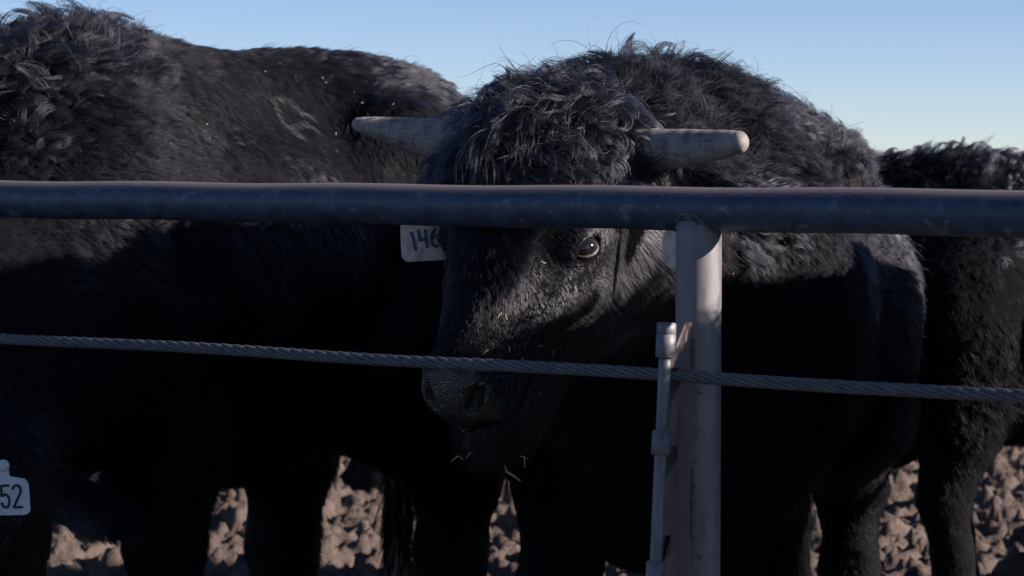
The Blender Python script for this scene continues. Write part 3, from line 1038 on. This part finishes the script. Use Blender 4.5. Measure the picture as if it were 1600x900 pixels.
# ------------------------------------------------------------------ the shaggy bull on the left, head down at the feed
headL = dict(O=tuple(P(-80, 672, 5.42)), F=(-.40, -.36, -.84), L=(.89, -.42, -.10), ear_drop=-.14)
prmL = dict(head_world=headL, fine=.014, coarse=.020, seed=29, hump=-.085, back=.06, hips=.035, shag=.65, curl=.5, clump_n=9, poll=.5, tail=-.27,
            feet=dict(fl=(-.14, .26), fr=(.05, -.22), hl=(-1.12, .235), hr=(-.97, -.20)), legk=1.28)
lb = make_bull("shaggy black bull at left, head lowered, pale brand on its hip", (-1.12, 6.12), (-.62, -.785), 1.08, prmL)
rootL, MwL, MiL, VL, QL, NL, HL, RL, OL = lb
brand_px = [((423, 150), (441, 149)), ((441, 149), (455, 165)), ((455, 165), (469, 175)), ((469, 175), (483, 182)), ((422, 154), (431, 182)), ((431, 182), (445, 200)),
            ((445, 200), (462, 214)), ((445, 196), (469, 189)), ((469, 189), (488, 203))]
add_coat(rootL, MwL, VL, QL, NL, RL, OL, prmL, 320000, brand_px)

# ------------------------------------------------------------------ the bull behind on the right and its likes
prmS = dict(head_world=None, head_o=(.78, 0, 1.40), fine=.016, coarse=.024, seed=43, hump=.0, shag=.35, curl=.9, clump_n=7, rad=1.25,
            feet=dict(fl=(.06, .20), fr=(-.04, -.20), hl=(-1.14, .20), hr=(-1.06, -.20)))
sb = make_bull("black bull standing side on behind the horned bull at the right edge", (1.33, 7.62), (-1, -.06), .885, prmS)
rootS, MwS, MiS, VS, QS, NS, HS, RS, OS = sb
add_coat(rootS, MwS, VS, QS, NS, RS, OS, prmS, 90000)
add_eyes(rootS, HS, RS)


def copy_tree(o, parent=None):
    c = o.copy(); C.objects.link(c)
    if parent is not None:
        c.parent = parent
    for ch in o.children: copy_tree(ch, c)
    return c


def place_copy(src, label, W, hxy, scale):
    c = copy_tree(src)
    c.matrix_world = Matrix.Translation((W[0], W[1], 0)) @ Matrix.Rotation(math.atan2(hxy[1], hxy[0]), 4, 'Z') @ Matrix.Scale(scale, 4)
    c["label"] = label
    return c


far_bull = place_copy(rootS, "distant black bull seen only as one leg beyond the shaggy bull's belly", (-1.66, 10.4), (-1, .10), 1.0)
prmN = dict(head_world=None, head_o=(.52, 0, 1.45), nose=[.42, 0, -.91], fine=.016, coarse=.024, seed=77, hump=.045, shag=.8, curl=.9, clump_n=7, rad=1.4, poll=.6,
            feet=dict(fl=(.06, .20), fr=(-.04, -.20), hl=(-1.14, .20), hr=(-1.06, -.20)))
nb = make_bull("black bull at the fence just beyond the photo's right edge", (1.48, 4.60), (-.10, -.995), (1.24, .97, .962), prmN)
add_coat(nb[0], nb[1], nb[3], nb[4], nb[5], nb[7], nb[8], prmN, 40000)
add_eyes(nb[0], nb[6], nb[7])


# ------------------------------------------------------------------ ear tags
def stroke_digits(bm, polylines, w, place, lift=.0012, seg=10):
    """flat ink strokes with round ends; place(x, y, h) -> point"""
    for pl in polylines:
        for (x0, y0), (x1, y1) in zip(pl[:-1], pl[1:]):
            dx, dy = x1 - x0, y1 - y0
            ln = math.hypot(dx, dy) or 1e-6
            a0 = math.atan2(dy, dx)
            ring = [(x1 + w / 2 * math.cos(a0 - math.pi / 2 + math.pi * k / seg), y1 + w / 2 * math.sin(a0 - math.pi / 2 + math.pi * k / seg)) for k in range(seg + 1)]
            ring += [(x0 + w / 2 * math.cos(a0 + math.pi / 2 + math.pi * k / seg), y0 + w / 2 * math.sin(a0 + math.pi / 2 + math.pi * k / seg)) for k in range(seg + 1)]
            lift += .00002
            bm.faces.new([bm.verts.new(place(x, y, lift)) for x, y in ring])


def arc(cx, cy, rx, ry, a0, a1, n=14):
    return [(cx + rx * math.cos(math.radians(a0 + (a1 - a0) * i / n)), cy + ry * math.sin(math.radians(a0 + (a1 - a0) * i / n))) for i in range(n + 1)]


def ear_tag(label, centre, right, up, w, h, mat, neck=True, ink=None, ink_mat=None, stroke=.006, bend=.006, rc=.16):
    """tag blade, tapering to a stem with a button, number in ink strokes; centre of blade at its origin"""
    right = Vector(right).normalized(); up = Vector(up); up = (up - right * up.dot(right)).normalized(); nv = right.cross(up)
    root = bpy.data.objects.new("ear_tag", None); C.objects.link(root)
    root.matrix_world = Matrix.Translation(centre) @ Matrix((right, up, nv)).transposed().to_4x4()
    props(root, label, "ear tag", "ear tags")

    def place(x, y, lift): return Vector((x, y, bend * (1 - (2 * x / w) ** 2) + lift))
    rc = min(w, h) * rc
    o = []
    o += arc(w / 2 - rc, -h / 2 + rc, rc, rc, -90, 0, 6)
    o += arc(w / 2 - rc * 1.2, h * .22, rc * 1.2, rc * 1.6, 0, 60, 6)
    o += [(w * .12, h * .52), (w * .10, h * .80), (w * .08, h * .86)]
    o = o + [(-x, y) for x, y in o[::-1]]
    bm = bmesh.new()
    t = .0011
    # gently bent blade: cut the outline into vertical strips by building a fan grid
    fr = [bm.verts.new(place(x, y, t)) for x, y in o]; bk = [bm.verts.new(place(x, y, -t)) for x, y in o]
    c0 = bm.verts.new(place(0, 0, t)); c1 = bm.verts.new(place(0, 0, -t))
    for i in range(len(o)):
        j = (i + 1) % len(o)
        bm.faces.new((c0, fr[i], fr[j])); bm.faces.new((c1, bk[j], bk[i])); bm.faces.new((fr[j], fr[i], bk[i], bk[j]))
    bm_obj("blade", bm, mat, root, smooth=False)
    bm = bmesh.new()
    tube(bm, [Vector((0, h * .80, .001)), Vector((0, h * .80, .006)), Vector((0, h * .80, .0085))], [.013, .0125, .006], 20)
    bm_obj("button", bm, mat, root)
    if ink:
        bm = bmesh.new(); stroke_digits(bm, ink, stroke, place, .0018)
        bm_obj("number", bm, ink_mat, root, smooth=False)
    return root


# tag on the horned bull: blue marker 1 4 and a third figure running behind the face
u = 1 / 800.0
ink14 = [[(-.0275, .012), (-.0255, .012), (-.0195, -.021)],
         [(-.013, .017), (-.010, -.002), (-.001, -.001)], [(.0005, .016), (.0035, -.016)],
         arc(.021, -.006, .009, .010, 0, 360, 16), [(.020, .018), (.0135, .008), (.012, -.004)]]
ear_tag("grubby white ear tag with blue marker numerals behind the horned bull's face", P(664, 372, 5.06), (.985, .10, .05), (.08, -.12, 1), .096, .090, MAT_TAG,
        ink=ink14, ink_mat=MAT_INK_BLUE, stroke=.0062)
ear_tag("dirty blank ear tag edge showing left of the fence post", P(1066, 391, 4.86), (.97, -.20, .0), (.02, -.1, 1), .076, .068, MAT_TAG, rc=.34)
# tag on the lowered ear: 352
dw, dh = .0165, .046


def dig(cx, d):
    a, b = dw / 2, dh / 2
    if d == '3': return [arc(cx, b / 2, a, b / 2, 160, -90) + arc(cx, -b / 2, a, b / 2, 90, -160)]
    if d == '5': return [[(cx + a, b), (cx - a * .8, b), (cx - a * .9, .002)] + arc(cx, -b * .40, a, b * .60, 130, -160)]
    return [arc(cx, b * .52, a, b * .48, 165, -20) + [(cx - a, -b), (cx + a, -b)]]


ink352 = dig(-.0245, '3') + dig(0, '5') + dig(.0245, '2')
ear_tag("clean white ear tag printed 352 at the lower left edge", P(9, 775, 5.22), (.995, -.04, .035), (-.035, -.10, 1), .098, .080, MAT_TAG_CLEAN, ink=ink352,
        ink_mat=MAT_INK_DARK, stroke=.0052, bend=.003)


# ------------------------------------------------------------------ straw and chaff on the coats
def straw(name, label, spots, seed):
    r = random.Random(seed); bm = bmesh.new()
    for (p, nrm_, ln, wd, a) in spots:
        nv = Vector(nrm_); t = nv.orthogonal().normalized(); t.rotate(Matrix.Rotation(a, 3, nv))
        p = Vector(p) + nv * .006; b = nv.cross(t)
        pts = [p + t * (ln * (q - .5)) + nv * (.25 * ln * (.25 - (q - .5) ** 2)) + b * (.2 * ln * math.sin(q * 3) * r.uniform(-.6, .6)) for q in (0, .25, .5, .75, 1)]
        tube(bm, pts, [wd * .5, wd * .6, wd * .6, wd * .5, wd * .3], 5, squash=.5)
    return props(bm_obj(name, bm, MAT_STRAW), label, "straw", kind="stuff")


def front_points(Mw, V, N, pix):
    M3 = np.array(Mw); W_ = V @ M3[:3, :3].T + M3[:3, 3]
    Nw = nrm(N @ M3[:3, :3].T)
    pr = project(W_); out = []
    vis = (Nw[:, 1] < -.05)
    idx_ = np.nonzero(vis)[0]
    for (x, y) in pix:
        d = np.hypot(pr[idx_, 0] - x, pr[idx_, 1] - y)
        c = idx_[d < 9]
        if len(c) == 0: continue
        k = c[np.argmin(W_[c, 1])]
        out.append((W_[k], Nw[k]))
    return out


rs = random.Random(5)
px_list = [(851, 405), (797, 493), (786, 490), (760, 545), (802, 547), (850, 540), (868, 555), (848, 612), (820, 560), (947, 430), (951, 450), (885, 620), (700, 596), (684, 597), (690, 604),
           (686, 634), (720, 676), (735, 595), (755, 602), (715, 602), (775, 560), (930, 615), (905, 640), (885, 680), (858, 690), (800, 670), (835, 700), (792, 692), (760, 700),
           (1150, 428), (1197, 425), (1336, 288), (1370, 268), (1318, 225), (1344, 240), (985, 172), (1240, 300), (1432, 470), (1436, 490), (1375, 272)]
px_list += [(rs.uniform(675, 770), rs.uniform(592, 690)) for _ in range(60)] + [(rs.uniform(790, 960), rs.uniform(590, 710)) for _ in range(24)]
spots = []
for (p, nn) in front_points(MwM, VM, NM, px_list):
    big = rs.random()
    k = len(spots)
    ln, wd = (rs.uniform(.006, .015), rs.uniform(.0008, .0014)) if k < 34 else (rs.uniform(.0015, .005), rs.uniform(.0004, .0008))
    spots.append((p, nn, ln, wd, rs.uniform(0, 6.28)))
straw("straw", "bits of straw and chaff stuck to the horned bull", spots, 1)
px2 = [(142, 61), (205, 165), (275, 115), (435, 98), (419, 109), (460, 120), (464, 121), (500, 120), (503, 126), (556, 140), (590, 150), (92, 234), (132, 182), (325, 190), (520, 205), (616, 157),
       (575, 176), (600, 130), (560, 158), (330, 212), (270, 222), (524, 230)]
spots = [(p, nn, rs.uniform(.004, .014), rs.uniform(.0010, .0020), rs.uniform(0, 6.28)) for (p, nn) in front_points(MwL, VL, NL, px2)]
straw("straw", "pale straw flecks in the shaggy bull's back hair", spots, 2)

# straws hanging from the chin
bm = bmesh.new()
for (a, b, r_, dep) in (((704, 722), (716, 712), .0012, 4.74), ((716, 712), (722, 718), .0010, 4.74), ((790, 736), (813, 751), .0026, 4.76), ((789, 728), (793, 740), .0012, 4.76), ((811, 712), (826, 718), .0010, 4.77),
                        ((819, 712), (820, 731), .0012, 4.77), ((736, 706), (728, 716), .0010, 4.74)):
    p, q = P(*a, dep), P(*b, dep)
    r_ *= .8; tube(bm, [p, (p + q) / 2 + Vector((0, -.003, .001)), q], [r_ * .7, r_, r_ * .8], 6)
props(bm_obj("hay_stems", bm, MAT_STRAW), "hay stems hanging from the horned bull's chin", "hay", kind="stuff")
